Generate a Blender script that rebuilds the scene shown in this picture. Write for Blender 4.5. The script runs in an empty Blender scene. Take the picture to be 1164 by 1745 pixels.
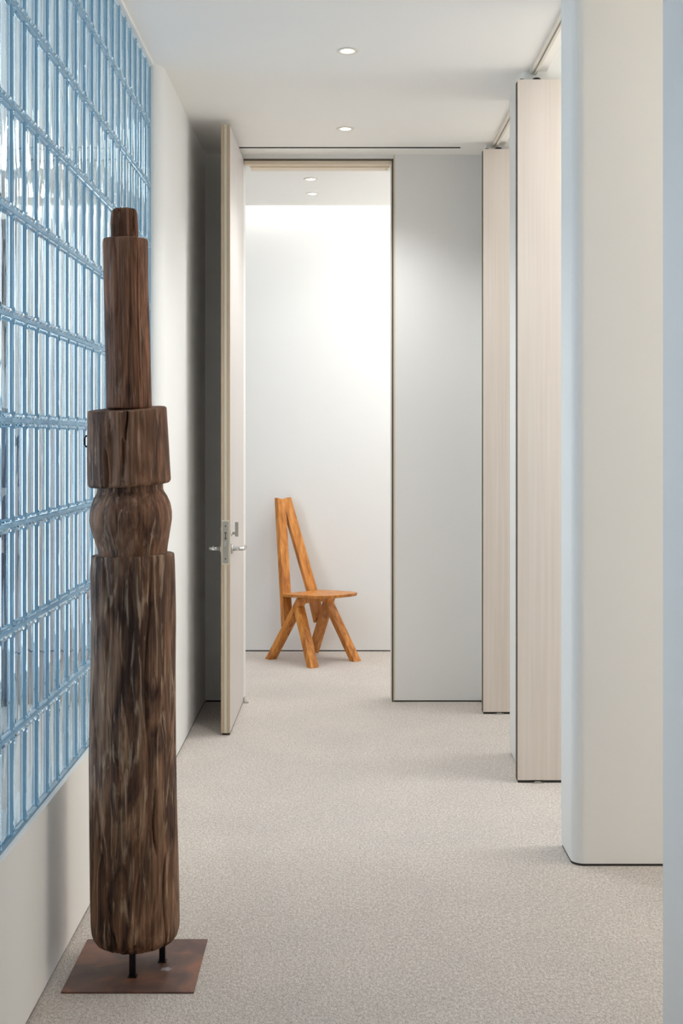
import bpy, bmesh, math, random
from mathutils import Vector, Matrix, noise

S = bpy.context.scene
random.seed(4)
# ------------------------------------------------------------------ camera
F_PX, VPX, VPY, EYE = 2182.0, 578.0, 748.0, 1.54
cam_d = bpy.data.cameras.new('camera')
cam_d.sensor_fit = 'AUTO'; cam_d.sensor_width = 36.0
cam_d.lens = F_PX / 1745 * 36.0
cam_d.shift_x = (582.0 - VPX) / 1745
cam_d.shift_y = -(872.5 - VPY) / 1745
cam_d.clip_start = 0.05; cam_d.clip_end = 60
cam = bpy.data.objects.new('camera', cam_d)
S.collection.objects.link(cam)
cam.location = (0, 0, EYE); cam.rotation_euler = (math.radians(90), 0, 0)
S.camera = cam
# ------------------------------------------------------------------ view
S.view_settings.view_transform = 'Standard'
S.view_settings.look = 'None'
S.view_settings.gamma = 1.0
S.view_settings.use_curve_mapping = False
S.view_settings.exposure = 0.22
S.cycles.use_denoising = True
S.cycles.max_bounces = 14; S.cycles.diffuse_bounces = 7
S.cycles.glossy_bounces = 6; S.cycles.transmission_bounces = 12
S.cycles.transparent_max_bounces = 16
S.cycles.sample_clamp_indirect = 6.0
S.cycles.blur_glossy = 0.6
# ------------------------------------------------------------------ world: a bluish day outside the left room's windows
W = bpy.data.worlds.new('sky'); S.world = W; W.use_nodes = True
W.node_tree.nodes['Background'].inputs[0].default_value = (0.76, 0.86, 1.0, 1)
W.node_tree.nodes['Background'].inputs[1].default_value = 2.9
# ------------------------------------------------------------------ key levels
CEIL = 3.205
XL, XR = -0.785, 0.8375      # hall left / right wall planes
XG = -0.833                  # hall face of the glass blocks
YEND, YBACK = 7.50, 9.28
HALL_W, ROOM_W, COVE_W, BACK_W = 40.0, 42.0, 13.0, 5.0
WARM = (1.0, 1.0, 0.99); NEUT = (.985, 1.0, 1.0)

def area(name, loc, size, power, color, rot=(0, 0, 0), spread=180, parent=None):
    l = bpy.data.lights.new(name, 'AREA'); l.shape = 'RECTANGLE'
    l.size, l.size_y = size; l.energy = power; l.color = color
    l.spread = math.radians(spread)
    o = bpy.data.objects.new(name, l); S.collection.objects.link(o)
    o.location = loc; o.rotation_euler = rot
    if parent: o.parent = parent
    return o
R90 = math.radians(90)
# ceiling panels of the three rooms on the right (out of view, their light comes through the openings)
area('office_ceiling_light', (2.6, 3.95, CEIL - .03), (2.2, .9), ROOM_W * .14, (1, .84, .68))
area('office_ceiling_light', (2.4, 5.3, CEIL - .03), (2.2, .7), ROOM_W * .5, WARM)
area('office_ceiling_light', (2.4, 6.75, CEIL - .03), (2.2, .7), ROOM_W * .3, WARM)
# tall window light of the room beside the camera
area('office_side_light', (4.0, 3.95, 1.6), (2.2, 1.1), ROOM_W * .62, (1, .91, .81), rot=(0, R90, 0))
area('office_side_light', (4.0, 5.3, 1.6), (2.2, .8), ROOM_W * .38, (.99, 1, 1), rot=(0, R90, 0))  # added to brighten the hall ceiling, no window stands here
area('office_side_light', (4.0, 6.75, 1.6), (2.2, .8), ROOM_W * .34, (.99, 1, 1), rot=(0, R90, 0))  # likewise an added side light lifting the ceiling near the doorway
# wall-wash strip in the cove above the far wall
area('cove_light', (-1.35, 9.205, 3.50), (5.5, .07), COVE_W, (1, 1, .99))
# added ceiling-level fill for the room beyond the doorway and behind the glass blocks
area('far_room_fill_light', (.95, 8.4, CEIL - .02), (1.2, .6), 24, (1, 1, .99))
area('far_room_fill_light', (-2.6, 7.0, CEIL - .02), (1.6, 1.6), 22, (1, 1, .99))
# portal for the left windows
p = area('window_portal', (-4.28, 3.3, 1.6), (2.7, 8.2), 1, (1, 1, 1), rot=(0, -R90, 0)); p.data.cycles.is_portal = True

# ================================================================== materials
def new_mat(name):
    m = bpy.data.materials.new(name); m.use_nodes = True
    nt = m.node_tree; b = nt.nodes['Principled BSDF']
    return m, nt, b
def N(nt, t, **kw):
    n = nt.nodes.new(t)
    for k, v in kw.items():
        setattr(n, k, v)
    return n
def lin(c):
    return tuple((x / 255 / 12.92 if x / 255 <= .04045 else ((x / 255 + .055) / 1.055) ** 2.4) for x in c) + (1,)
def plain(name, rgb, rough=.6, metal=0, bump=0, bscale=60, var=0, spec=.5):
    m, nt, b = new_mat(name)
    b.inputs['Base Color'].default_value = lin(rgb)
    b.inputs['Roughness'].default_value = rough
    b.inputs['Metallic'].default_value = metal
    b.inputs['Specular IOR Level'].default_value = spec
    g = N(nt, 'ShaderNodeNewGeometry')
    if var:
        n = N(nt, 'ShaderNodeTexNoise'); n.inputs['Scale'].default_value = 2.2; n.inputs['Detail'].default_value = 5
        nt.links.new(g.outputs['Position'], n.inputs['Vector'])
        mx = N(nt, 'ShaderNodeMix', data_type='RGBA')
        c = lin(rgb); d = tuple(x * (1 - var) for x in c[:3]) + (1,)
        mx.inputs[6].default_value = d; mx.inputs[7].default_value = c
        nt.links.new(n.outputs['Fac'], mx.inputs[0]); nt.links.new(mx.outputs[2], b.inputs['Base Color'])
    if bump:
        n = N(nt, 'ShaderNodeTexNoise'); n.inputs['Scale'].default_value = bscale; n.inputs['Detail'].default_value = 4
        nt.links.new(g.outputs['Position'], n.inputs['Vector'])
        bp = N(nt, 'ShaderNodeBump'); bp.inputs['Strength'].default_value = bump; bp.inputs['Distance'].default_value = .002
        nt.links.new(n.outputs['Fac'], bp.inputs['Height']); nt.links.new(bp.outputs[0], b.inputs['Normal'])
    return m
M = {}
M['wall'] = plain('white_plaster', (237, 237, 235), .75, bump=.12, bscale=55, var=.03, spec=.25)
M['ceil'] = plain('ceiling_paint', (248, 246, 242), .85, bump=.08, bscale=40, spec=.2)
M['gap'] = plain('shadow_gap', (52, 48, 44), .8)  # dark colour painting the shade in gaps under walls and doors
M['black'] = plain('black_slot', (14, 12, 10), .8)
M['steel'] = plain('brushed_steel', (196, 194, 190), .32, 1.0, bump=.05)
M['chrome'] = plain('satin_chrome', (214, 214, 212), .22, 1.0)
M['plate'] = plain('lock_plate_steel', (176, 174, 164), .45, .7)
M['dark'] = plain('blackened_iron', (30, 26, 24), .55, .6)
M['edge_tan'] = plain('door_edge_tan', (196, 176, 152), .6, var=.06)
M['edge_cream'] = plain('door_edge_cream', (216, 208, 188), .55)
M['jamb'] = plain('cream_wood_jamb', (238, 224, 202), .55)
M['stop'] = plain('cream_stop_strip', (228, 222, 210), .6)
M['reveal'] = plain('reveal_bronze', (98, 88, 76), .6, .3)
M['ring'] = plain('downlight_trim_white', (226, 220, 208), .35, spec=.6)
M['refl'] = plain('downlight_reflector', (200, 196, 186), .25, .6)
M['cab_dark'] = plain('dark_slate_cabinet', (34, 50, 60), .5)
M['cab_mid'] = plain('blue_slate_cabinet', (40, 62, 86), .5)
M['frame_w'] = plain('window_frame_white', (225, 228, 230), .5)

def emis(name, rgb, s):
    m, nt, b = new_mat(name)
    b.inputs['Emission Color'].default_value = rgb + (1,)
    b.inputs['Emission Strength'].default_value = s
    b.inputs['Base Color'].default_value = (1, 1, 1, 1)
    return m
M['lamp'] = emis('lamp_glow', (1.0, .97, .92), 22)

def carpet():
    m, nt, b = new_mat('loop_carpet')
    L = nt.links.new
    g = N(nt, 'ShaderNodeNewGeometry')
    mp = N(nt, 'ShaderNodeMapping'); mp.inputs['Scale'].default_value = (1.0, .62, 1)
    L(g.outputs['Position'], mp.inputs[0])
    v = N(nt, 'ShaderNodeTexVoronoi'); v.inputs['Scale'].default_value = 230; v.inputs['Randomness'].default_value = .75
    L(mp.outputs[0], v.inputs['Vector'])
    n1 = N(nt, 'ShaderNodeTexNoise'); n1.inputs['Scale'].default_value = 120; n1.inputs['Detail'].default_value = 3
    L(mp.outputs[0], n1.inputs['Vector'])
    n2 = N(nt, 'ShaderNodeTexNoise'); n2.inputs['Scale'].default_value = 2.5; n2.inputs['Detail'].default_value = 4
    L(g.outputs['Position'], n2.inputs['Vector'])
    cr = N(nt, 'ShaderNodeValToRGB')
    cr.color_ramp.elements[0].position = .0; cr.color_ramp.elements[0].color = lin((234, 228, 222))
    cr.color_ramp.elements[1].position = .75; cr.color_ramp.elements[1].color = lin((194, 186, 179))
    L(v.outputs['Distance'], cr.inputs[0])
    cr2 = N(nt, 'ShaderNodeValToRGB')
    cr2.color_ramp.elements[0].position = .34; cr2.color_ramp.elements[0].color = (.80, .79, .78, 1)
    cr2.color_ramp.elements[1].position = .66; cr2.color_ramp.elements[1].color = (1.12, 1.11, 1.10, 1)
    L(n1.outputs['Fac'], cr2.inputs[0])
    mx = N(nt, 'ShaderNodeMix', data_type='RGBA', blend_type='MULTIPLY'); mx.inputs[0].default_value = 1
    L(cr.outputs[0], mx.inputs[6]); L(cr2.outputs[0], mx.inputs[7])
    cr3 = N(nt, 'ShaderNodeValToRGB')
    cr3.color_ramp.elements[0].position = .3; cr3.color_ramp.elements[0].color = (.94, .94, .94, 1)
    cr3.color_ramp.elements[1].position = .7; cr3.color_ramp.elements[1].color = (1.03, 1.02, 1.01, 1)
    L(n2.outputs['Fac'], cr3.inputs[0])
    mx2 = N(nt, 'ShaderNodeMix', data_type='RGBA', blend_type='MULTIPLY'); mx2.inputs[0].default_value = 1
    L(mx.outputs[2], mx2.inputs[6]); L(cr3.outputs[0], mx2.inputs[7])
    L(mx2.outputs[2], b.inputs['Base Color'])
    b.inputs['Roughness'].default_value = .95
    b.inputs['Specular IOR Level'].default_value = .1
    b.inputs['Sheen Weight'].default_value = .15
    bp = N(nt, 'ShaderNodeBump', invert=True); bp.inputs['Strength'].default_value = .7; bp.inputs['Distance'].default_value = .004
    L(v.outputs['Distance'], bp.inputs['Height']); L(bp.outputs[0], b.inputs['Normal'])
    return m
M['carpet'] = carpet()

def veneer(name, c0, c1, scale=(60, 60, 1.2), rough=.5):
    m, nt, b = new_mat(name); L = nt.links.new
    t = N(nt, 'ShaderNodeTexCoord'); mp = N(nt, 'ShaderNodeMapping'); mp.inputs['Scale'].default_value = scale
    L(t.outputs['Object'], mp.inputs[0])
    n = N(nt, 'ShaderNodeTexNoise'); n.inputs['Scale'].default_value = 1; n.inputs['Detail'].default_value = 6; n.inputs['Distortion'].default_value = .4
    L(mp.outputs[0], n.inputs['Vector'])
    cr = N(nt, 'ShaderNodeValToRGB')
    cr.color_ramp.elements[0].position = .3; cr.color_ramp.elements[0].color = lin(c0)
    cr.color_ramp.elements[1].position = .7; cr.color_ramp.elements[1].color = lin(c1)
    L(n.outputs['Fac'], cr.inputs[0]); L(cr.outputs[0], b.inputs['Base Color'])
    b.inputs['Roughness'].default_value = rough
    return m
M['veneer'] = veneer('bleached_maple_veneer', (220, 208, 197), (228, 218, 209))
M['door_face'] = veneer('pale_door_face', (204, 197, 192), (210, 204, 200))

def chair_wood():
    m, nt, b = new_mat('honey_elm'); L = nt.links.new
    t = N(nt, 'ShaderNodeTexCoord'); mp = N(nt, 'ShaderNodeMapping'); mp.inputs['Scale'].default_value = (20, 20, 1.1)
    L(t.outputs['Object'], mp.inputs[0])
    n = N(nt, 'ShaderNodeTexNoise'); n.inputs['Scale'].default_value = 1.6; n.inputs['Detail'].default_value = 7; n.inputs['Distortion'].default_value = .5
    L(mp.outputs[0], n.inputs['Vector'])
    cr = N(nt, 'ShaderNodeValToRGB')
    e = cr.color_ramp.elements
    e[0].position = .28; e[0].color = lin((142, 80, 28))
    e[1].position = .74; e[1].color = lin((226, 160, 84))
    k = e.new(.47); k.color = lin((190, 120, 50))
    k = e.new(.6); k.color = lin((208, 138, 62))
    L(n.outputs['Fac'], cr.inputs[0]); L(cr.outputs[0], b.inputs['Base Color'])
    b.inputs['Roughness'].default_value = .38
    bp = N(nt, 'ShaderNodeBump'); bp.inputs['Strength'].default_value = .15; bp.inputs['Distance'].default_value = .001
    L(n.outputs['Fac'], bp.inputs['Height']); L(bp.outputs[0], b.inputs['Normal'])
    return m
M['elm'] = chair_wood()

def old_wood(name, dark, mid, light, pale, patch=.5, fine=1.0):
    m, nt, b = new_mat(name); L = nt.links.new
    t = N(nt, 'ShaderNodeTexCoord')
    def nz(scale, det, dist, sc=1.0, rough=.55):
        mp = N(nt, 'ShaderNodeMapping'); mp.inputs['Scale'].default_value = scale
        L(t.outputs['Object'], mp.inputs[0])
        n = N(nt, 'ShaderNodeTexNoise'); n.inputs['Scale'].default_value = sc
        n.inputs['Detail'].default_value = det; n.inputs['Distortion'].default_value = dist; n.inputs['Roughness'].default_value = rough
        L(mp.outputs[0], n.inputs['Vector']); return n
    a = nz((15, 15, 3.0), 6, 1.6)            # large streaky figure
    f = nz((120, 120, 6), 5, .6)             # fine fibres
    q = nz((34, 34, 4.2), 5, 1.6, 1.0, .6)   # pale worn patches
    k = nz((60, 60, 1.3), 5, .7)             # cracks
    cr = N(nt, 'ShaderNodeValToRGB'); e = cr.color_ramp.elements
    e[0].position = .37; e[0].color = lin(dark); e[1].position = .63; e[1].color = lin(light)
    x = e.new(.5); x.color = lin(mid)
    L(a.outputs['Fac'], cr.inputs[0])
    mr = N(nt, 'ShaderNodeMapRange'); mr.inputs['From Min'].default_value = patch; mr.inputs['From Max'].default_value = patch + .13
    mr.inputs['To Max'].default_value = .75
    L(q.outputs['Fac'], mr.inputs['Value'])
    mx = N(nt, 'ShaderNodeMix', data_type='RGBA'); mx.inputs[7].default_value = lin(pale)
    L(mr.outputs[0], mx.inputs[0]); L(cr.outputs[0], mx.inputs[6])
    fr = N(nt, 'ShaderNodeMapRange'); fr.inputs['From Min'].default_value = .3; fr.inputs['From Max'].default_value = .7
    fr.inputs['To Min'].default_value = .62; fr.inputs['To Max'].default_value = 1.28
    L(f.outputs['Fac'], fr.inputs['Value'])
    m2 = N(nt, 'ShaderNodeMix', data_type='RGBA', blend_type='MULTIPLY'); m2.inputs[0].default_value = fine
    L(mx.outputs[2], m2.inputs[6]); L(fr.outputs[0], m2.inputs[7])
    kr = N(nt, 'ShaderNodeMapRange'); kr.inputs['From Min'].default_value = .30; kr.inputs['From Max'].default_value = .37
    kr.inputs['To Min'].default_value = .35; kr.inputs['To Max'].default_value = 1
    L(k.outputs['Fac'], kr.inputs['Value'])
    m3 = N(nt, 'ShaderNodeMix', data_type='RGBA', blend_type='MULTIPLY'); m3.inputs[0].default_value = 1
    L(m2.outputs[2], m3.inputs[6]); L(kr.outputs[0], m3.inputs[7])
    L(m3.outputs[2], b.inputs['Base Color'])
    b.inputs['Roughness'].default_value = .62
    b.inputs['Specular IOR Level'].default_value = .35
    ad = N(nt, 'ShaderNodeMath', operation='MULTIPLY'); L(f.outputs['Fac'], ad.inputs[0]); L(kr.outputs[0], ad.inputs[1])
    bp = N(nt, 'ShaderNodeBump'); bp.inputs['Strength'].default_value = .55; bp.inputs['Distance'].default_value = .004
    L(ad.outputs[0], bp.inputs['Height'])
    bp2 = N(nt, 'ShaderNodeBump'); bp2.inputs['Strength'].default_value = .5; bp2.inputs['Distance'].default_value = .008
    L(a.outputs['Fac'], bp2.inputs['Height']); L(bp.outputs[0], bp2.inputs['Normal']); L(bp2.outputs[0], b.inputs['Normal'])
    return m
M['wood_up'] = old_wood('aged_post_wood', (80, 46, 30), (120, 78, 54), (146, 100, 74), (176, 146, 124), .57, 1.0)
M['wood_mid'] = old_wood('aged_collar_wood', (78, 48, 33), (122, 84, 60), (150, 108, 82), (184, 154, 130), .56, 1.0)
M['wood_low'] = old_wood('weathered_post_wood', (56, 33, 22), (102, 70, 50), (140, 104, 78), (186, 158, 132), .53, 1.0)

def rusty():
    m, nt, b = new_mat('rusted_steel'); L = nt.links.new
    t = N(nt, 'ShaderNodeTexCoord')
    n = N(nt, 'ShaderNodeTexNoise'); n.inputs['Scale'].default_value = 9; n.inputs['Detail'].default_value = 9; n.inputs['Distortion'].default_value = .8
    L(t.outputs['Object'], n.inputs['Vector'])
    cr = N(nt, 'ShaderNodeValToRGB'); e = cr.color_ramp.elements
    e[0].position = .3; e[0].color = lin((84, 62, 56)); e[1].position = .72; e[1].color = lin((150, 98, 72))
    x = e.new(.5); x.color = lin((112, 82, 70))
    L(n.outputs['Fac'], cr.inputs[0])
    # small pale scuff near the right rear of the plate
    vm = N(nt, 'ShaderNodeVectorMath', operation='DISTANCE'); vm.inputs[1].default_value = (.085, -.035, .005)
    L(t.outputs['Object'], vm.inputs[0])
    n3 = N(nt, 'ShaderNodeTexNoise'); n3.inputs['Scale'].default_value = 90
    L(t.outputs['Object'], n3.inputs['Vector'])
    mr = N(nt, 'ShaderNodeMapRange'); mr.inputs['From Min'].default_value = .028; mr.inputs['From Max'].default_value = .0
    L(vm.outputs['Value'], mr.inputs['Value'])
    mu = N(nt, 'ShaderNodeMath', operation='MULTIPLY'); L(mr.outputs[0], mu.inputs[0]); L(n3.outputs['Fac'], mu.inputs[1])
    m5 = N(nt, 'ShaderNodeMapRange'); m5.inputs['From Min'].default_value = .22; m5.inputs['From Max'].default_value = .34
    L(mu.outputs[0], m5.inputs['Value'])
    mx = N(nt, 'ShaderNodeMix', data_type='RGBA'); mx.inputs[7].default_value = lin((176, 172, 176))
    L(m5.outputs[0], mx.inputs[0]); L(cr.outputs[0], mx.inputs[6])
    L(mx.outputs[2], b.inputs['Base Color'])
    b.inputs['Roughness'].default_value = .5; b.inputs['Metallic'].default_value = .25
    bp = N(nt, 'ShaderNodeBump'); bp.inputs['Strength'].default_value = .2; bp.inputs['Distance'].default_value = .001
    L(n.outputs['Fac'], bp.inputs['Height']); L(bp.outputs[0], b.inputs['Normal'])
    return m
M['rust'] = rusty()

def block_glass():
    m, nt, b = new_mat('wavy_block_glass'); L = nt.links.new
    nt.nodes.remove(b); out = nt.nodes['Material Output']
    g = N(nt, 'ShaderNodeNewGeometry'); mp = N(nt, 'ShaderNodeMapping'); mp.inputs['Scale'].default_value = (14, 15, 2.8)
    L(g.outputs['Position'], mp.inputs[0])
    n = N(nt, 'ShaderNodeTexNoise'); n.inputs['Scale'].default_value = 1; n.inputs['Detail'].default_value = .6; n.inputs['Distortion'].default_value = .6
    L(mp.outputs[0], n.inputs['Vector'])
    bp = N(nt, 'ShaderNodeBump'); bp.inputs['Strength'].default_value = .3; bp.inputs['Distance'].default_value = .006
    L(n.outputs['Fac'], bp.inputs['Height'])
    gl = N(nt, 'ShaderNodeBsdfGlass'); gl.inputs['IOR'].default_value = 1.45; gl.inputs['Roughness'].default_value = .015
    gl.inputs['Color'].default_value = (.895, .955, .982, 1)
    L(bp.outputs[0], gl.inputs['Normal'])
    L(gl.outputs[0], out.inputs[0])
    return m
M['glass'] = block_glass()
def joint_glass():
    m, nt, b = new_mat('clear_silicone_joint'); L = nt.links.new
    out = nt.nodes['Material Output']
    b.inputs['Base Color'].default_value = lin((188, 208, 218))
    b.inputs['Roughness'].default_value = .2
    t = N(nt, 'ShaderNodeBsdfTranslucent'); t.inputs[0].default_value = lin((206, 224, 232))
    p_ = N(nt, 'ShaderNodeBsdfTransparent'); p_.inputs[0].default_value = (.80, .92, .98, 1)
    mx = N(nt, 'ShaderNodeMixShader'); mx.inputs[0].default_value = .5
    L(b.outputs[0], mx.inputs[1]); L(t.outputs[0], mx.inputs[2])
    m2 = N(nt, 'ShaderNodeMixShader'); m2.inputs[0].default_value = .4
    L(mx.outputs[0], m2.inputs[1]); L(p_.outputs[0], m2.inputs[2]); L(m2.outputs[0], out.inputs[0])
    return m
M['joint'] = joint_glass()

def bond():
    m, nt, b = new_mat('bonded_block_edge'); L = nt.links.new
    nt.nodes.remove(b); out = nt.nodes['Material Output']
    d = N(nt, 'ShaderNodeBsdfDiffuse'); d.inputs[0].default_value = lin((196, 222, 236))
    t = N(nt, 'ShaderNodeBsdfTranslucent'); t.inputs[0].default_value = lin((196, 222, 236))
    p_ = N(nt, 'ShaderNodeBsdfTransparent'); p_.inputs[0].default_value = (.82, .93, .98, 1)
    mx = N(nt, 'ShaderNodeMixShader'); mx.inputs[0].default_value = .5
    L(d.outputs[0], mx.inputs[1]); L(t.outputs[0], mx.inputs[2])
    m2 = N(nt, 'ShaderNodeMixShader'); m2.inputs[0].default_value = .55
    L(mx.outputs[0], m2.inputs[1]); L(p_.outputs[0], m2.inputs[2]); L(m2.outputs[0], out.inputs[0])
    return m
M['bond'] = bond()

# ================================================================== mesh helpers
class MB:
    def __init__(s): s.v = []; s.f = []; s.m = []; s.smooth = []
    def add(s, vs, fs, mi=0, sm=False):
        o = len(s.v); s.v += [tuple(v) for v in vs]
        for f in fs: s.f.append(tuple(i + o for i in f)); s.m.append(mi); s.smooth.append(sm)
    def box(s, x0, x1, y0, y1, z0, z1, mi=0, M4=None):
        vs = [Vector((x, y, z)) for x in (x0, x1) for y in (y0, y1) for z in (z0, z1)]
        if M4: vs = [M4 @ v for v in vs]
        s.add(vs, [(0, 1, 3, 2), (4, 6, 7, 5), (0, 4, 5, 1), (2, 3, 7, 6), (0, 2, 6, 4), (1, 5, 7, 3)], mi)
    def prism(s, pts, z0, z1, mi=0):               # pts: CCW outline in x,y
        n = len(pts)
        vs = [(x, y, z0) for x, y in pts] + [(x, y, z1) for x, y in pts]
        fs = [tuple(range(n - 1, -1, -1)), tuple(range(n, 2 * n))]
        fs += [(i, (i + 1) % n, n + (i + 1) % n, n + i) for i in range(n)]
        s.add(vs, fs, mi)
    def tube(s, path, r, n=16, mi=0, caps=True):   # round bar along a path
        rings = []
        path = [Vector(p) for p in path]
        rr = r if isinstance(r, (list, tuple)) else [r] * len(path)
        up = None; vs = []
        for i, p in enumerate(path):
            d = (path[min(i + 1, len(path) - 1)] - path[max(i - 1, 0)]).normalized()
            if up is None or abs(up.dot(d)) > .95: up = Vector((0, 0, 1)) if abs(d.z) < .9 else Vector((1, 0, 0))
            a = d.cross(up).normalized(); c = a.cross(d).normalized(); up = c
            vs += [p + (a * math.cos(2 * math.pi * k / n) + c * math.sin(2 * math.pi * k / n)) * rr[i] for k in range(n)]
        fs = []
        for i in range(len(path) - 1):
            for k in range(n):
                fs.append((i * n + k, i * n + (k + 1) % n, (i + 1) * n + (k + 1) % n, (i + 1) * n + k))
        s.add(vs, fs, mi, True)
        if caps:
            o = len(s.v) - len(vs)
            s.f.append(tuple(o + k for k in range(n - 1, -1, -1))); s.m.append(mi); s.smooth.append(False)
            s.f.append(tuple(o + (len(path) - 1) * n + k for k in range(n))); s.m.append(mi); s.smooth.append(False)
    def lathe(s, prof, n=32, mi=0, c=(0, 0, 0)):   # prof: (r,z) list
        vs = [(c[0] + r * math.cos(2 * math.pi * k / n), c[1] + r * math.sin(2 * math.pi * k / n), c[2] + z) for r, z in prof for k in range(n)]
        fs = [(i * n + k, i * n + (k + 1) % n, (i + 1) * n + (k + 1) % n, (i + 1) * n + k) for i in range(len(prof) - 1) for k in range(n)]
        s.add(vs, fs, mi, True)
    def build(s, name, mats, parent=None, loc=(0, 0, 0), bevel=0, fix=True):
        me = bpy.data.meshes.new(name); me.from_pydata(s.v, [], s.f)
        if not isinstance(mats, (list, tuple)): mats = [mats]
        for m in mats: me.materials.append(m)
        me.polygons.foreach_set('material_index', s.m)
        me.polygons.foreach_set('use_smooth', s.smooth)
        if fix:
            bm = bmesh.new(); bm.from_mesh(me); bmesh.ops.recalc_face_normals(bm, faces=bm.faces)
            if bevel:
                bmesh.ops.bevel(bm, geom=[e for e in bm.edges if len(e.link_faces) == 2 and e.calc_face_angle(0) > .4],
                                offset=bevel, segments=2, affect='EDGES', profile=.6)
            bm.to_mesh(me); bm.free()
        me.update()
        o = bpy.data.objects.new(name, me); S.collection.objects.link(o)
        o.location = loc
        if parent: o.parent = parent
        return o
def empty(name, loc=(0, 0, 0), rz=0):
    o = bpy.data.objects.new(name, None); S.collection.objects.link(o)
    o.location = loc; o.rotation_euler = (0, 0, rz); o.empty_display_size = .1
    return o
def tag(o, label, cat, group=None):
    o['label'] = label; o['category'] = cat
    if group: o['group'] = group
    return o
def struct(o, label=None):
    o['kind'] = 'structure'
    if label: o['label'] = label
    return o
def arc(cx, cy, r, a0, a1, n=10):
    return [(cx + r * math.cos(math.radians(a0 + (a1 - a0) * i / n)), cy + r * math.sin(math.radians(a0 + (a1 - a0) * i / n))) for i in range(n + 1)]
def copy_tree(o, parent=None):
    c = o.copy(); S.collection.objects.link(c); c.parent = parent
    for ch in [k for k in bpy.data.objects if k.parent == o]: copy_tree(ch, c)
    return c

# ================================================================== floor
m = MB(); m.box(-4.35, 4.4, -2.2, 9.45, -.12, 0)
struct(m.build('floor', M['carpet']), 'beige loop pile carpet')

# ================================================================== ceiling with its real openings
HALL_CANS = [(.036, 5.49), (.034, 6.87), (.036, 4.11), (.036, 2.73), (.036, 1.35)]
BACK_CANS = [(-.181, 8.20), (-.180, 8.69)]
SLOT = (-.572, .694, 7.305, 7.335)
HC = .030
holes = [(x - HC, x + HC, y - HC, y + HC) for x, y in HALL_CANS + BACK_CANS] + [SLOT]
xs = sorted({-4.35, 4.4, .94} | {h[0] for h in holes} | {h[1] for h in holes})
ys = sorted({-2.2, 9.13, 7.5} | {h[2] for h in holes} | {h[3] for h in holes})
m = MB()
for i in range(len(xs) - 1):
    for j in range(len(ys) - 1):
        cx, cy = (xs[i] + xs[i + 1]) / 2, (ys[j] + ys[j + 1]) / 2
        if any(h[0] < cx < h[1] and h[2] < cy < h[3] for h in holes): continue
        if cx > .94 and cy < 7.5: continue          # the offices' own higher ceiling
        m.add([(xs[i], ys[j], CEIL), (xs[i], ys[j + 1], CEIL), (xs[i + 1], ys[j + 1], CEIL), (xs[i + 1], ys[j], CEIL)], [(0, 1, 2, 3)])
m.box(-4.35, .94, 9.12, 9.13, CEIL + .001, 3.60)     # cove baffle
m.box(.93, .94, -2.2, 7.5, CEIL + .001, 3.60)
m.box(-4.35, 4.4, -2.2, 9.45, 3.60, 3.70)
m.box(.94, 4.4, -2.2, 7.5, 3.36, 3.38)
struct(m.build('ceiling', M['ceil'], fix=False))
m = MB(); z = CEIL + .06                            # black air slot near the far end
x0, x1, y0, y1 = SLOT
m.add([(x0, y0, CEIL), (x1, y0, CEIL), (x1, y1, CEIL), (x0, y1, CEIL), (x0, y0, z), (x1, y0, z), (x1, y1, z), (x0, y1, z)],
      [(0, 1, 5, 4), (1, 2, 6, 5), (2, 3, 7, 6), (3, 0, 4, 7), (4, 5, 6, 7)])
struct(m.build('trim_1', M['black'], fix=False), 'thin black air slot across the ceiling')

def downlight(x, y, label, power, group, first=[None], cone=112):
    if first[0] is None:
        t = empty('recessed_downlight')
        m = MB(); m.lathe([(.047, 0.0), (.047, -.003), (.044, -.005), (.031, -.004), (.028, .004)], 40)
        m.build('trim_ring', M['ring'], t)
        m = MB(); m.lathe([(.030, -.002), (.0275, .02), (.026, .05)], 32)
        m.build('reflector', M['refl'], t)
        m = MB(); m.lathe([(.0, .004), (.016, .0045), (.0245, .007), (.0262, .012), (.0262, .022), (.0, .022)], 32)
        m.build('lamp', M['lamp'], t)
        first[0] = t
    else:
        t = copy_tree(first[0])
        for ch in list(t.children):
            if ch.type == 'LIGHT': bpy.data.objects.remove(ch)
    t.location = (x, y, CEIL)
    l = bpy.data.lights.new('downlight_beam', 'SPOT'); l.energy = power; l.color = NEUT
    l.spot_size = math.radians(cone); l.spot_blend = 1; l.shadow_soft_size = .04
    o = bpy.data.objects.new('downlight_beam', l); S.collection.objects.link(o); o.parent = t; o.location = (0, 0, -.045)
    tag(t, label, 'ceiling light', group)
LB = ['round recessed downlight in the hallway ceiling, the larger and nearer one in view',
      'round recessed downlight in the hallway ceiling just before the black air slot',
      'recessed hallway downlight above the carved wooden post',
      'recessed hallway downlight between the wooden post and the camera',
      'recessed hallway downlight just ahead of the camera']
for (x, y), s in zip(HALL_CANS, LB): downlight(x, y, s, HALL_W * (.36 if y < 4.5 else 1.25 if y < 6 else 1.35), 'hallway downlights', cone=112 if y < 6 else 130)
downlight(*BACK_CANS[0], 'small recessed downlight seen through the doorway, upper of the two', BACK_W, 'far room downlights')
downlight(*BACK_CANS[1], 'small recessed downlight seen through the doorway, lower one nearest the white far wall', BACK_W, 'far room downlights')

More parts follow.
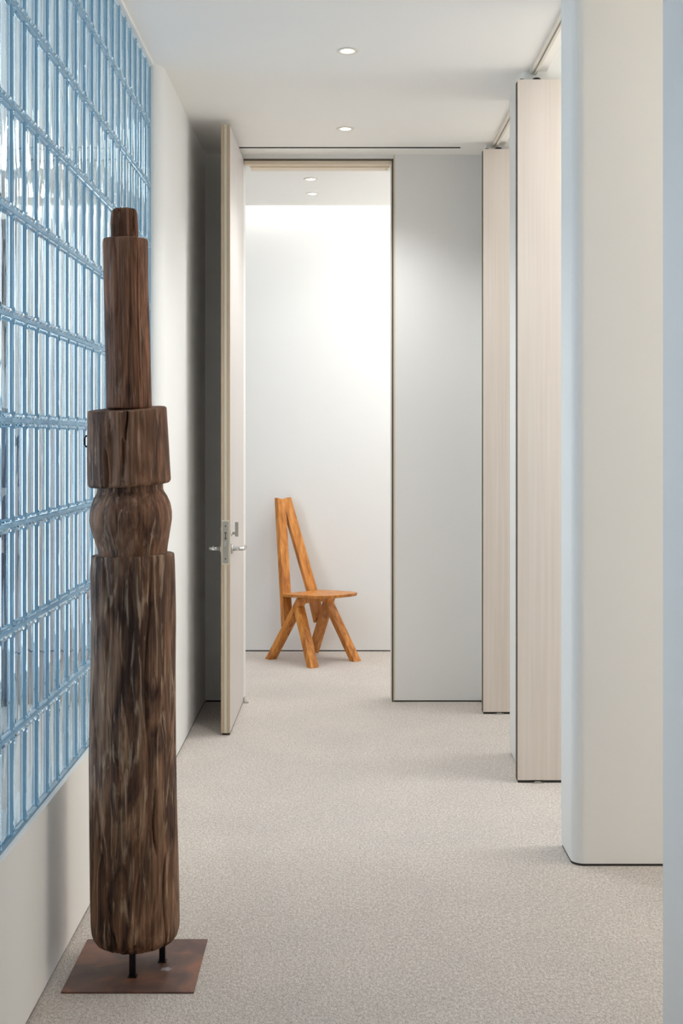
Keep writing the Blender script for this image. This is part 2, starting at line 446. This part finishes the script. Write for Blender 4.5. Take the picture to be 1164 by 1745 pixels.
# ================================================================== walls
GAP = .009
_bb = [0]
def wall(name, pts, z0=0, z1=3.6, mat=None, base='gap_shade_side', inset=.006):
    m = MB(); zb = z0 + (GAP if z0 == 0 else 0)
    m.prism(pts, zb, z1)
    w = struct(m.build(name, mat or M['wall']))
    if z0 == 0:
        cx = sum(p[0] for p in pts) / len(pts); cy = sum(p[1] for p in pts) / len(pts)
        sx = max(p[0] for p in pts) - min(p[0] for p in pts); sy = max(p[1] for p in pts) - min(p[1] for p in pts)
        q = [(cx + (p[0] - cx) * (1 - 2 * inset / sx), cy + (p[1] - cy) * (1 - 2 * inset / sy)) for p in pts]
        m = MB(); m.prism(q, 0, zb); struct(m.build(base, M['gap']))  # dark inset strip, shade of the gap at the wall foot put into colour
    return w
def rect(x0, x1, y0, y1): return [(x0, y0), (x1, y0), (x1, y1), (x0, y1)]
# left: wall past the glass, with a rounded return to it
YG = 5.677
wall('wall_left', [(XL - .05 + .05 * math.cos(math.radians(a)), YG + .10 + .10 * math.sin(math.radians(a))) for a in range(-90, 1, 6)] + [(XL, 7.5), (XL, 7.65), (-.99, 7.65), (-.99, YG)], base='gap_shade_left')
# low wall below the glass
SILL = .512
wall('wall_left_low', rect(-.95, -.8215, -2.2, YG), z1=SILL, base='gap_shade_left_low')
# head above the glass
wall('wall_left_head', rect(-.95, -.822, -2.2, YG), z0=3.192, z1=3.6)
# wall beside the glass out of frame to the left
YG0 = YG - 24 * .133 - .012
wall('wall_left_near', rect(-.95, -.822, -2.2, YG0), z0=SILL, z1=3.2)
# end wall with the doorway
DX0, DX1 = -.560, .318
wall('wall_end_left', rect(XL, DX0, YEND, YEND + .15), base='gap_shade_end_left')
wall('wall_end_right', rect(DX1, 4.3, YEND, YEND + .15), base='gap_shade_end_right')
wall('wall_end_head', rect(DX0, DX1, YEND, YEND + .15), z0=3.180, z1=3.6)
# far wall of the room beyond, and outer walls
wall('wall_back', rect(-4.35, 4.4, YBACK, YBACK + .15), base='gap_shade_back')
wall('wall_far_right', rect(1.9, 2.05, 7.65, YBACK), base='gap_shade_far_right')
wall('wall_rear', rect(-4.35, 4.4, -2.2, -2.05), base='gap_shade_rear')
# right: pillar with rounded corner, and the partitions between the offices
wall('wall_right_pillar', arc(.842 + .045, 4.615 + .045, .045, 180, 270) + [(4.3, 4.615), (4.3, 4.855), (.842, 4.855)], base='gap_shade_pillar')
wall('wall_right', rect(XR, 4.3, 5.80, 6.283), base='gap_shade_right')
wall('wall_right_far', rect(.833, 4.3, 7.245, YEND), base='gap_shade_right_far')
wall('wall_right_near', arc(.842 + .0, 3.33 - .0, .0, 90, 180, 1)[:1] + [(.842, -2.2), (1.2, -2.2), (1.2, 3.33)], base='gap_shade_right_near')
wall('wall_office_outer', rect(4.25, 4.4, -2.2, 9.28), base='gap_shade_office')
wall('wall_office_near', rect(1.2, 4.3, 3.2, 3.33), base='gap_shade_office_near')

# office outer wall is solid, no window behind the side area lights; left room outer wall with a long window
wall('wall_west_low', rect(-4.35, -4.2, -2.2, 9.28), z1=.25, base='gap_shade_west')
wall('wall_west_head', rect(-4.35, -4.2, -2.2, 9.28), z0=2.95, z1=3.6)
wall('wall_west_north', rect(-4.35, -4.2, 7.4, 9.28), z0=.25, z1=2.95)
wall('wall_west_south', rect(-4.35, -4.2, -2.2, -.8), z0=.25, z1=2.95)
wn = struct(empty('window_1', (-4.27, 3.3, .25)))
wn['label'] = 'long white framed window of the room behind the glass blocks'
for k in range(6):
    m = MB(); y = -4.07 + k * 1.628; m.box(-.03, .03, y - .03, y + .03, 0, 2.7); m.build('mullion', M['frame_w'], wn, bevel=.004)
for z in (0.0, 2.66):
    m = MB(); m.box(-.03, .03, -4.1, 4.1, z, z + .04); m.build('rail', M['frame_w'], wn)

# ================================================================== door reveals
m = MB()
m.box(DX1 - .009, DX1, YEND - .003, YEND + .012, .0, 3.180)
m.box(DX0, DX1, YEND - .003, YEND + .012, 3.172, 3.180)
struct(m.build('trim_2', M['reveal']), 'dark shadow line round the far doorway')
m = MB()
m.box(DX1 - .012, DX1, YEND + .012, YEND + .152, .0, 3.168)
struct(m.build('trim_3', M['wall']))
m = MB()      # head jamb with stepped stop
m.box(DX0 + .004, DX1 - .012, YEND + .012, YEND + .06, 3.150, 3.180)
m.box(DX0 + .035, DX1 - .020, YEND + .06, YEND + .152, 3.141, 3.180)
h = struct(m.build('trim_4', M['jamb'], bevel=.001), 'pale wooden head jamb of the far doorway')
m = MB(); m.lathe([(.0, 0), (.005, 0), (.005, .006)], 16); m.build('latch_hole', M['black'], h, (DX1 - .038, YEND + .1, 3.1400))
m = MB()      # near corner bead on the wall right of the doorway
m.box(DX1, DX1 + .010, YEND - .0015, YEND + .001, .012, 3.205)
struct(m.build('trim_5', M['edge_cream']))
# opening head stops of the two office doorways
for i, (y0, y1) in enumerate(((4.856, 5.799), (6.284, 7.244))):
    m = MB(); m.box(.862, .876, y0, y1, 3.192, 3.206); m.box(.880, .892, y0, y1, 3.186, 3.206)
    struct(m.build('trim_%d' % (6 + i), M['stop'], bevel=.001), 'cream double stop strip at the head of an office opening')

# ================================================================== glass block screen
BW, BH, BT, JT = .1235, .2575, .028, .0095
PY, PZ = .133, .2685
NR = 10
def block_mesh():
    bm = bmesh.new()
    def rring(hw, hh, r, x, n=4):
        out = []
        for (cx, cy, a0) in ((hw - r, hh - r, 0), (-hw + r, hh - r, 90), (-hw + r, -hh + r, 180), (hw - r, -hh + r, 270)):
            for i in range(n + 1):
                a = math.radians(a0 + 90 * i / n); out.append(bm.verts.new((x, cx + r * math.cos(a), cy + r * math.sin(a))))
        return out
    hw, hh, ht = BW / 2, BH / 2, BT / 2
    spec = [(0, -1.0), ]
    rings = [rring(hw - .013, hh - .013, .008, -ht + .006), rring(hw - .009, hh - .009, .009, -ht + .001), rring(hw - .004, hh - .004, .006, -ht),
             rring(hw, hh, .005, -ht + .004), rring(hw, hh, .005, ht - .004), rring(hw - .004, hh - .004, .006, ht),
             rring(hw - .009, hh - .009, .009, ht - .001), rring(hw - .013, hh - .013, .008, ht - .006)]
    n = len(rings[0])
    for a, b in zip(rings, rings[1:]):
        for k in range(n): bm.faces.new((a[k], a[(k + 1) % n], b[(k + 1) % n], b[k]))
    bm.faces.new(rings[0]); bm.faces.new(rings[-1])
    bmesh.ops.recalc_face_normals(bm, faces=bm.faces)
    me = bpy.data.meshes.new('glass_block'); bm.to_mesh(me); bm.free(); me.materials.append(M['glass']); me.materials.append(M['bond'])
    for p_ in me.polygons:
        if abs(p_.normal.x) < .3: p_.material_index = 1
    return me
gw = struct(empty('window_2', (XG - BT / 2, YG, SILL)), 'hallway wall of clear wavy glass blocks')
bme = block_mesh()
for r in range(NR):
    for c in range(24):
        o = bpy.data.objects.new('glass_block', bme); S.collection.objects.link(o); o.parent = gw
        o.location = (0, -(c + .5) * PY - .004, (r + .5) * PZ + .002)
m = MB()
for c in range(25):
    y = -c * PY - .004
    m.box(-BT / 2 + .005, BT / 2 - .003, y - JT / 2, y + JT / 2, 0, NR * PZ)
for r in range(NR + 1):
    z = r * PZ + .002
    for c in range(24):
        y = -c * PY - .004
        m.box(-BT / 2 + .005, BT / 2 - .003, y - PY + JT / 2, y - JT / 2, max(0, z - JT / 2), z + JT / 2)
m.build('joint_grid', M['joint'], gw)

# ================================================================== doors
def leaf_door(name, loc, rz, width, height, label):
    t = struct(empty(name, loc, rz), label); return t
# main door: open at right angles, local x along the hall width, y away from the camera
d1 = struct(empty('door_1', (-.559, 7.492, 0), 0), 'tall pale door standing open against the left of the far doorway')
d1.rotation_euler = (0, 0, math.radians(-.5))
DT, DW, DH = .047, .845, 3.172
for nm, a, b in (('face_panel', -DT, -DT + .0155), ('face_panel', -.0155, 0)):
    m = MB(); m.box(a, b, -DW, 0, .012, DH)
    o = m.build(nm, [M['door_face'], M['edge_tan']], d1, bevel=.0008)
    for p_ in o.data.polygons:
        if abs(p_.normal.y) > .9: p_.material_index = 1
m = MB(); m.box(-DT + .0165, -.0165, -DW + .0012, 0, .012, DH); m.build('door_core', M['edge_cream'], d1)
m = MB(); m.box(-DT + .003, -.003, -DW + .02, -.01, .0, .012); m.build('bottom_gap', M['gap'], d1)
def z_at(py, Y=6.647): return EYE - (py - VPY) * Y / F_PX
xc = -DT / 2; yf = -DW
m = MB(); m.box(xc - .0195, xc + .0195, yf - .0006, yf + .002, z_at(962.5), z_at(886)); m.build('lock_surround', M['edge_cream'], d1)
m = MB(); m.box(xc - .0162, xc + .0162, yf - .0022, yf + .001, z_at(960), z_at(888.7)); lp = m.build('lock_plate', M['plate'], d1, bevel=.0006)
for py in (896.6, 952.3):
    m = MB(); m.tube([(xc, yf - .0030, z_at(py)), (xc, yf - .001, z_at(py))], .0042, 12); m.build('screw', M['reveal'], lp)
m = MB(); m.box(xc - .008, xc + .0085, yf - .009, yf, z_at(931), z_at(922)); m.build('latch_bolt', M['steel'], lp, bevel=.002)
m = MB()
m.box(xc - .0022, xc + .0022, yf - .003, yf - .001, z_at(918), z_at(908)); m.box(xc - .006, xc + .006, yf - .003, yf - .001, z_at(909), z_at(907))
m.box(xc - .005, xc + .005, yf - .003, yf - .001, z_at(919), z_at(916.5)); m.build('deadbolt_slot', M['reveal'], lp)
zl = z_at(937); yl = yf + .062
def lever(side, nm_len=.11):
    s = side; x0 = 0 if s > 0 else -DT
    t = []
    m = MB(); m.tube([(x0, yl, zl), (x0 + s * .010, yl, zl)], [.026, .024], 28)
    h = m.build('rose', M['steel'], d1)
    m = MB(); pts = [(x0 + s * .008, yl, zl), (x0 + s * .045, yl, zl)]
    pts += [(x0 + s * (.045 + .018 * math.sin(a)), yl + .018 * (1 - math.cos(a)), zl) for a in [math.radians(15 * k) for k in range(1, 7)]]
    pts += [(x0 + s * .063, yl + nm_len, zl), (x0 + s * .060, yl + nm_len + .006, zl)]
    m.tube(pts, [.0108] * (len(pts) - 1) + [.007], 16)
    return m.build('lever_handle', M['chrome'], d1)
lever(1)
lv = lever(-1)
m = MB(); m.tube([(-DT - .048, yl, zl + .008), (-DT - .048, yl, zl + .016)], [.007, .004], 12); m.build('set_screw', M['chrome'], lv)
zt = z_at(910)
m = MB(); m.tube([(0, yl, zt), (.006, yl, zt)], [.017, .015], 20); m.build('thumb_turn_rose', M['chrome'], d1)
m = MB(); m.tube([(.004, yl, zt), (.028, yl, zt)], .0065, 12); m.box(.020, .038, yl - .004, yl + .004, z_at(916), z_at(891))
m.build('thumb_turn', M['plate'], d1, bevel=.0025)
m = MB(); m.tube([(-DT, yl, z_at(903)), (-DT - .009, yl, z_at(903))], [.016, .012], 20); m.build('key_cylinder', M['steel'], d1)
m = MB(); m.box(.004, .03, -.03, -.004, 0, .006); m.box(.0, .006, -.03, -.004, 0, .03); m.build('floor_pivot', M['steel'], d1, bevel=.001)

def office_door(name, Y, x0, x1, H, label):
    d = struct(empty(name, (x0, Y, 0)), label)
    m = MB(); m.box(0, x1 - x0, 0, .045, .012, H); m.build('leaf', M['veneer'], d, bevel=.001)
    m = MB(); m.box(-.003, .001, .004, .041, .012, H - .01); m.build('edge_seal', M['reveal'], d)
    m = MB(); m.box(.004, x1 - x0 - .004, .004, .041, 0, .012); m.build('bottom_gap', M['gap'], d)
    m = MB(); m.box(.062, .115, -.012, .03, .0, .004); m.box(.075, .103, -.006, .02, .004, .008); m.build('floor_pivot', M['steel'], d, bevel=.001)
    m = MB(); m.lathe([(.0, H), (.022, H), (.022, H + .004), (.014, H + .011), (.0, H + .011)], 20, c=(.088, .022, 0)); m.build('top_pivot', M['dark'], d)
    m = MB(); m.box(.012, .03, .012, .034, H, H + .006); m.build('top_catch', M['dark'], d)
    return d
office_door('door_2', 5.733, .799, 1.70, 3.150, 'pale veneer pivot door standing open, the nearer of the two on the right')
office_door('door_3', 7.165, .806, 1.70, 3.163, 'pale veneer pivot door standing open, the farther of the two on the right')

# ================================================================== carved post
PX0, PY0 = -.587, 3.742
post = tag(empty('carved_post', (PX0, PY0, 0)), 'tall weathered brown wooden post with a thick collar and bulge, on a rusty plate', 'sculpture')
SC = F_PX / 3.742
def zz(py): return EYE + (VPY - py) / SC
def xx(px): return (px - VPX) / SC - PX0
def section(name, rows, mat, tilt_top=(0, 0), tilt_bot=(0, 0), round_top=.006, round_bot=.006, cracks=(), amp=.003, seed=0, step=.0065, nseg=340, facet=0, flutes=()):
    """rows: (py, left px, right px) from top to bottom"""
    zs = [zz(r[0]) for r in rows]; L = [xx(r[1]) for r in rows]; Rr = [xx(r[2]) for r in rows]
    def interp(arr, z):
        for i in range(len(zs) - 1):
            if zs[i] >= z >= zs[i + 1]:
                t = (zs[i] - z) / (zs[i] - zs[i + 1]); t2 = t
                return arr[i] + (arr[i + 1] - arr[i]) * t2
        return arr[0] if z > zs[0] else arr[-1]
    z1, z0 = zs[0], zs[-1]; n = max(3, int((z1 - z0) / step))
    vs = []; fs = []
    prof = []
    for k in range(5):
        a = k / 4 * R90; prof.append((z1 - round_top * (1 - math.sin(a)) * 1.0, round_top * (1 - math.cos(R90 - a))))
    rows_ = [(z1, round_top), (z1 - round_top * .1, round_top * .55), (z1 - round_top * .35, round_top * .25), (z1 - round_top, 0)]
    rows_ += [(z1 - round_top - (z1 - z0 - round_top - round_bot) * k / n, 0) for k in range(1, n)]
    rows_ += [(z0 + round_bot, 0), (z0 + round_bot * .62, round_bot * .08), (z0 + round_bot * .3, round_bot * .28), (z0 + round_bot * .1, round_bot * .55), (z0, round_bot)]
    for z, dr in rows_:
        l, r_ = interp(L, z), interp(Rr, z)
        cx = (l + r_) / 2; R = (r_ - l) / 2 * .9985
        u = (z - z0) / (z1 - z0)
        for k in range(nseg):
            th = 2 * math.pi * k / nseg              # 0 = facing camera (-y), + towards right
            sx, sy = math.sin(th), -math.cos(th)
            q = Vector((sx * 3 + seed, sy * 3, z * 1.1))
            d = noise.noise(q) * amp * 1.2
            d += noise.noise(Vector((sx * 11 + seed, sy * 11, z * 2.4))) * amp * .9
            d += noise.noise(Vector((sx * 34 + seed, sy * 34, z * 4.0))) * amp * .45
            side = abs(sx); d *= (1 - .55 * side)     # keep the silhouette on the measured line
            for (a0, h0, h1, wdt, dep, wob) in cracks:
                if h1 <= z <= h0:
                    f = (h0 - z) / (h0 - h1)
                    ac = a0 + wob * math.sin(f * 5 + a0 * 3) + .25 * wob * noise.noise(Vector((z * 18, a0, 0)))
                    dd = ((th - ac + math.pi) % (2 * math.pi)) - math.pi
                    e = math.exp(-(dd * R / wdt) ** 2) * min(1, f * 6 + .15, (1 - f) * 5 + .1)
                    d -= dep * e * 1.15
            rr = max(.002, R - dr + d)
            x, y = cx + rr * sx, rr * sy
            zt_ = z + (tilt_top[0] * x + tilt_top[1] * y) * u + (tilt_bot[0] * x + tilt_bot[1] * y) * (1 - u)
            vs.append((x, y, zt_))
    nr = len(rows_)
    for i in range(nr - 1):
        for k in range(nseg):
            fs.append((i * nseg + k, (i + 1) * nseg + k, (i + 1) * nseg + (k + 1) % nseg, i * nseg + (k + 1) % nseg))
    m = MB(); m.add(vs, fs, 0, True)
    for i0, zc, tl in ((0, z1, tilt_top), (nr - 1, z0, tilt_bot)):
        c = len(m.v); m.v.append((sum(v[0] for v in vs[i0 * nseg:(i0 + 1) * nseg]) / nseg, 0, zc))
        for k in range(nseg):
            m.f.append((c, i0 * nseg + k, i0 * nseg + (k + 1) % nseg)); m.m.append(0); m.smooth.append(False)
    return m.build(name, mat, post)
def th_of(px, l, r): return math.asin(max(-1, min(1, (px - (l + r) / 2) / ((r - l) / 2))))
section('top_peg', [(356, 195, 230.5), (361, 192.5, 232.5), (381, 190.3, 234), (392, 191, 234.5), (415, 192, 235.5)], M['wood_up'], amp=.006, seed=3, round_top=.006,
        cracks=[(th_of(200, 190, 234), zz(356), zz(366), .006, .012, .1), (th_of(230, 190, 234), zz(370), zz(405), .003, .006, .1), (-.9, zz(360), zz(405), .004, .004, .2)])
section('upper_shaft', [(407, 177.3, 251), (416, 176.4, 251.4), (484, 178, 252), (567, 179.8, 254.5), (630, 181, 256.6), (697, 181.6, 258.6)], M['wood_up'], amp=.0032, seed=8,
        tilt_top=(0, .03), round_top=.004, cracks=[(th_of(203, 176, 252), zz(407), zz(560), .003, .003, .05), (th_of(238, 176, 252), zz(420), zz(690), .0028, .003, .04),
                                 (th_of(190, 176, 252), zz(480), zz(700), .003, .002, .04), (th_of(222, 176, 252), zz(520), zz(690), .003, .0022, .05)])
section('collar', [(695.5, 150.8, 283.4), (720, 150.6, 285), (760, 150.4, 287.4), (800, 150.6, 289.5), (826, 151.4, 291.2)], M['wood_mid'], amp=.0035, seed=15,
        tilt_top=(.053, .085), tilt_bot=(.065, .02), round_top=.005, round_bot=.012,
        cracks=[(th_of(226, 151, 284), zz(690), zz(748), .0022, .022, .03), (th_of(220, 151, 288), zz(738), zz(822), .0045, .008, .03),
                (th_of(200, 151, 288), zz(700), zz(832), .008, .006, .04), (th_of(192, 151, 288), zz(760), zz(832), .004, .009, .02), (-1.1, zz(700), zz(800), .003, .004, .1)])
section('bulge', [(822, 167, 277), (836, 167, 277.5), (846, 161.5, 284), (858, 157.2, 289.5), (872, 154.4, 292.4), (886, 153.6, 292.6), (900, 156.2, 290.4), (914, 160.3, 288.2),
                  (928, 164.8, 286), (938, 167.6, 284.6), (950, 168, 284.6)], M['wood_mid'], amp=.003, seed=23, tilt_top=(.04, 0), round_top=.002, round_bot=.002,
        cracks=[(.5, zz(845), zz(870), .012, .005, .6)])
zb0 = 1604
section('lower_shaft', [(943.5, 156.8, 295), (955, 155.8, 296), (977, 154.9, 296.7), (1055, 156, 298.5), (1132, 156, 298), (1209, 154.2, 298.7), (1287, 153, 299.2), (1422, 153.6, 302.4),
                        (1525, 154.6, 305), (1575, 156, 305.4), (zb0, 160, 303)], M['wood_low'], amp=.0045, seed=31, tilt_top=(.03, -.01), tilt_bot=(.02, 0), round_top=.004, round_bot=.034,
        cracks=[(th_of(193, 155, 298), zz(945), zz(1120), .004, .005, .07), (th_of(262, 155, 298), zz(945), zz(1290), .0028, .005, .08), (th_of(274, 154, 303), zz(1330), zz(1440), .0028, .012, .04),
                (th_of(226, 155, 300), zz(1180), zz(1360), .006, .006, .08), (th_of(240, 155, 300), zz(1200), zz(1340), .004, .006, .06),
                (th_of(196, 155, 304), zz(1480), zz(1620), .0026, .012, .03), (th_of(288, 155, 304), zz(1440), zz(1610), .0036, .009, .05), (th_of(270, 155, 304), zz(1500), zz(1615), .003, .005, .04),
                (th_of(184, 155, 304), zz(1380), zz(1500), .004, .006, .08), (th_of(212, 155, 300), zz(1240), zz(1420), .004, .005, .08), (th_of(248, 155, 304), zz(1400), zz(1560), .005, .004, .07),
                (th_of(170, 155, 300), zz(1150), zz(1300), .004, .004, .1), (th_of(205, 155, 304), zz(1560), zz(1620), .004, .008, .05), (th_of(237, 155, 304), zz(1580), zz(1620), .003, .009, .05)])
m = MB(); m.box(-.1855, .1835, -.188, .189, 0, .005); m.build('base_plate', M['rust'], post, bevel=.0008)
for (px, Y) in ((226, 3.658), (276.8, 3.765)):
    X = (px - VPX) * Y / F_PX
    m = MB(); m.box(X - PX0 - .0085, X - PX0 + .0085, Y - PY0 - .0085, Y - PY0 + .0085, .005, .13)
    m.box(X - PX0 - .013, X - PX0 + .013, Y - PY0 - .013, Y - PY0 + .011, .005, .007)
    m.build('support_rod', M['dark'], post, bevel=.001)
m = MB(); hx = xx(149.2)
m.tube([(hx + .02, -.01, zz(743)), (hx - .003, -.01, zz(743)), (hx - .006, -.01, zz(747)), (hx - .006, -.01, zz(757)), (hx - .003, -.01, zz(761)), (hx + .02, -.01, zz(761))], .0030, 10)
m.build('wire_staple', M['dark'], post)

# ================================================================== wooden chair
CX, CY = -.178, 8.916
ch = tag(empty('side_chair', (CX, CY, 0), math.atan2(-.75, .66)), 'honey coloured solid wood side chair with tall split back and crossed slab legs', 'chair')
def bz(z): return .193 - .148 * z
def plank(name, poly, w, sgn, bevel=.003):
    """poly in (a, z); thickness w across the leaning side plane"""
    n = len(poly); vs = []
    for s2 in (-1, 1):
        vs += [(a, sgn * (bz(z) + s2 * w / 2), z) for a, z in poly]
    fs = [tuple(range(n)), tuple(range(2 * n - 1, n - 1, -1))] + [(i, (i + 1) % n, n + (i + 1) % n, n + i) for i in range(n)]
    m = MB(); m.add(vs, fs); return m.build(name, M['elm'], ch, bevel=bevel)
for s in (-1, 1):
    ra = lambda z, o: -.235 + o + .602 * z
    plank('rear_leg', [(ra(0, -.0245), 0), (ra(0, .0245), 0), (ra(.446, .0245), .446), (ra(.446, -.0245), .446)], .068, s)
    plank('front_leg', [(.1975, 0), (.2465, 0), (.0245, .390), (-.001, .348)], .066, s)
    # back slat: hollowed front face, trimmed on the centre line near the top
    m = MB(); rows = []
    for z, df in ((1.12, 0), (1.012, 0), (.8, 0), (.6, 0), (.45, 0), (.276, 0)):
        bo = .061 + .148 * (1.12 - z); bi = max(.0004, bo - .077)
        ac = -.0361 - .273 * z
        f1, f2 = bo - (bo - bi) * .30, bo - (bo - bi) * .68
        zt_ = z
        top = (lambda b: (.012 if z > 1.1 else 0) * (b / .061 - 1))
        pts = [(ac - .018, bo), (ac + .018, bo), (ac + .012, f1), (ac + .009, f2), (ac + .013, bi), (ac - .018, bi)]
        rows.append([(a, s * b, z + top(b) - (.04 if (z < .3 and a < ac) else 0)) for a, b in pts])
    k = 6; vs = [p for r in rows for p in r]; fs = []
    for i in range(len(rows) - 1):
        for j in range(k): fs.append((i * k + j, i * k + (j + 1) % k, (i + 1) * k + (j + 1) % k, (i + 1) * k + j))
    fs += [tuple(range(k)), tuple(range((len(rows) - 1) * k, len(rows) * k))]
    m.add(vs, fs); m.build('back_slat', M['elm'], ch)
def seat_out(d):
    pts = [(-.143, -.183), (.08, -.190), (.19, -.186), (.255, -.172), (.305, -.135), (.33, -.07), (.335, 0)]
    pts = pts + [(a, -b) for a, b in reversed(pts[:-1])]
    return [(a * (1 - d), b * (1 - d)) for a, b in pts]
m = MB(); n = 13
top = [(a, b, .464 + .05 * (a + .143)) for a, b in seat_out(0)]
bot = [(a, b, .443 + .05 * (a + .143)) for a, b in seat_out(.02)]
m.add(top + bot, [tuple(range(n)), tuple(range(2 * n - 1, n - 1, -1))] + [(i, (i + 1) % n, n + (i + 1) % n, n + i) for i in range(n)])
m.build('seat', M['elm'], ch, bevel=.003)
m = MB(); m.box(-.02, .03, -.13, .13, .405, .443); m.build('seat_rail', M['elm'], ch, bevel=.002)

# ================================================================== room seen through the glass blocks
t = tag(empty('tall_cabinet', (-2.66, 8.3, 0)), 'tall dark slate cabinet blurred behind the glass blocks at the left edge', 'cabinet')
m = MB(); m.box(-.75, .72, -.3, .3, .06, 2.92); m.build('body', M['cab_dark'], t, bevel=.004)
m = MB(); m.box(-.72, .69, -.27, .3, 0, .06); m.build('plinth', M['gap'], t)
for k in range(2):
    m = MB(); m.box(-.74 + k * .735, -.745 + k * .735 + .72, -.32, -.301, .08, 2.90); d = m.build('door', M['cab_dark'], t, bevel=.003)
    m = MB(); hx = -.06 if k == 0 else .04; m.tube([(hx, -.345, 1.0), (hx, -.345, 1.3)], .006, 10); m.build('handle', M['steel'], d)
t = tag(empty('low_cabinet', (-2.34, 7.6, 0)), 'lower blue slate cabinet blurred behind the glass blocks, in front of the tall one', 'cabinet')
m = MB(); m.box(-.6, .62, -.25, .25, .05, 1.68); m.build('body', M['cab_mid'], t, bevel=.004)
m = MB(); m.box(-.57, .59, -.22, .25, 0, .05); m.build('plinth', M['gap'], t)
m = MB(); m.box(-.62, .64, -.27, .27, 1.68, 1.71); m.build('worktop', M['cab_dark'], t, bevel=.003)
for k in range(2):
    m = MB(); m.box(-.59 + k * .605, -.59 + k * .605 + .595, -.27, -.251, .07, 1.66); d = m.build('door', M['cab_mid'], t, bevel=.003)
    m = MB(); hx = -.02 if k == 0 else .05; m.tube([(hx, -.29, .9), (hx, -.29, 1.1)], .006, 10); m.build('handle', M['steel'], d)
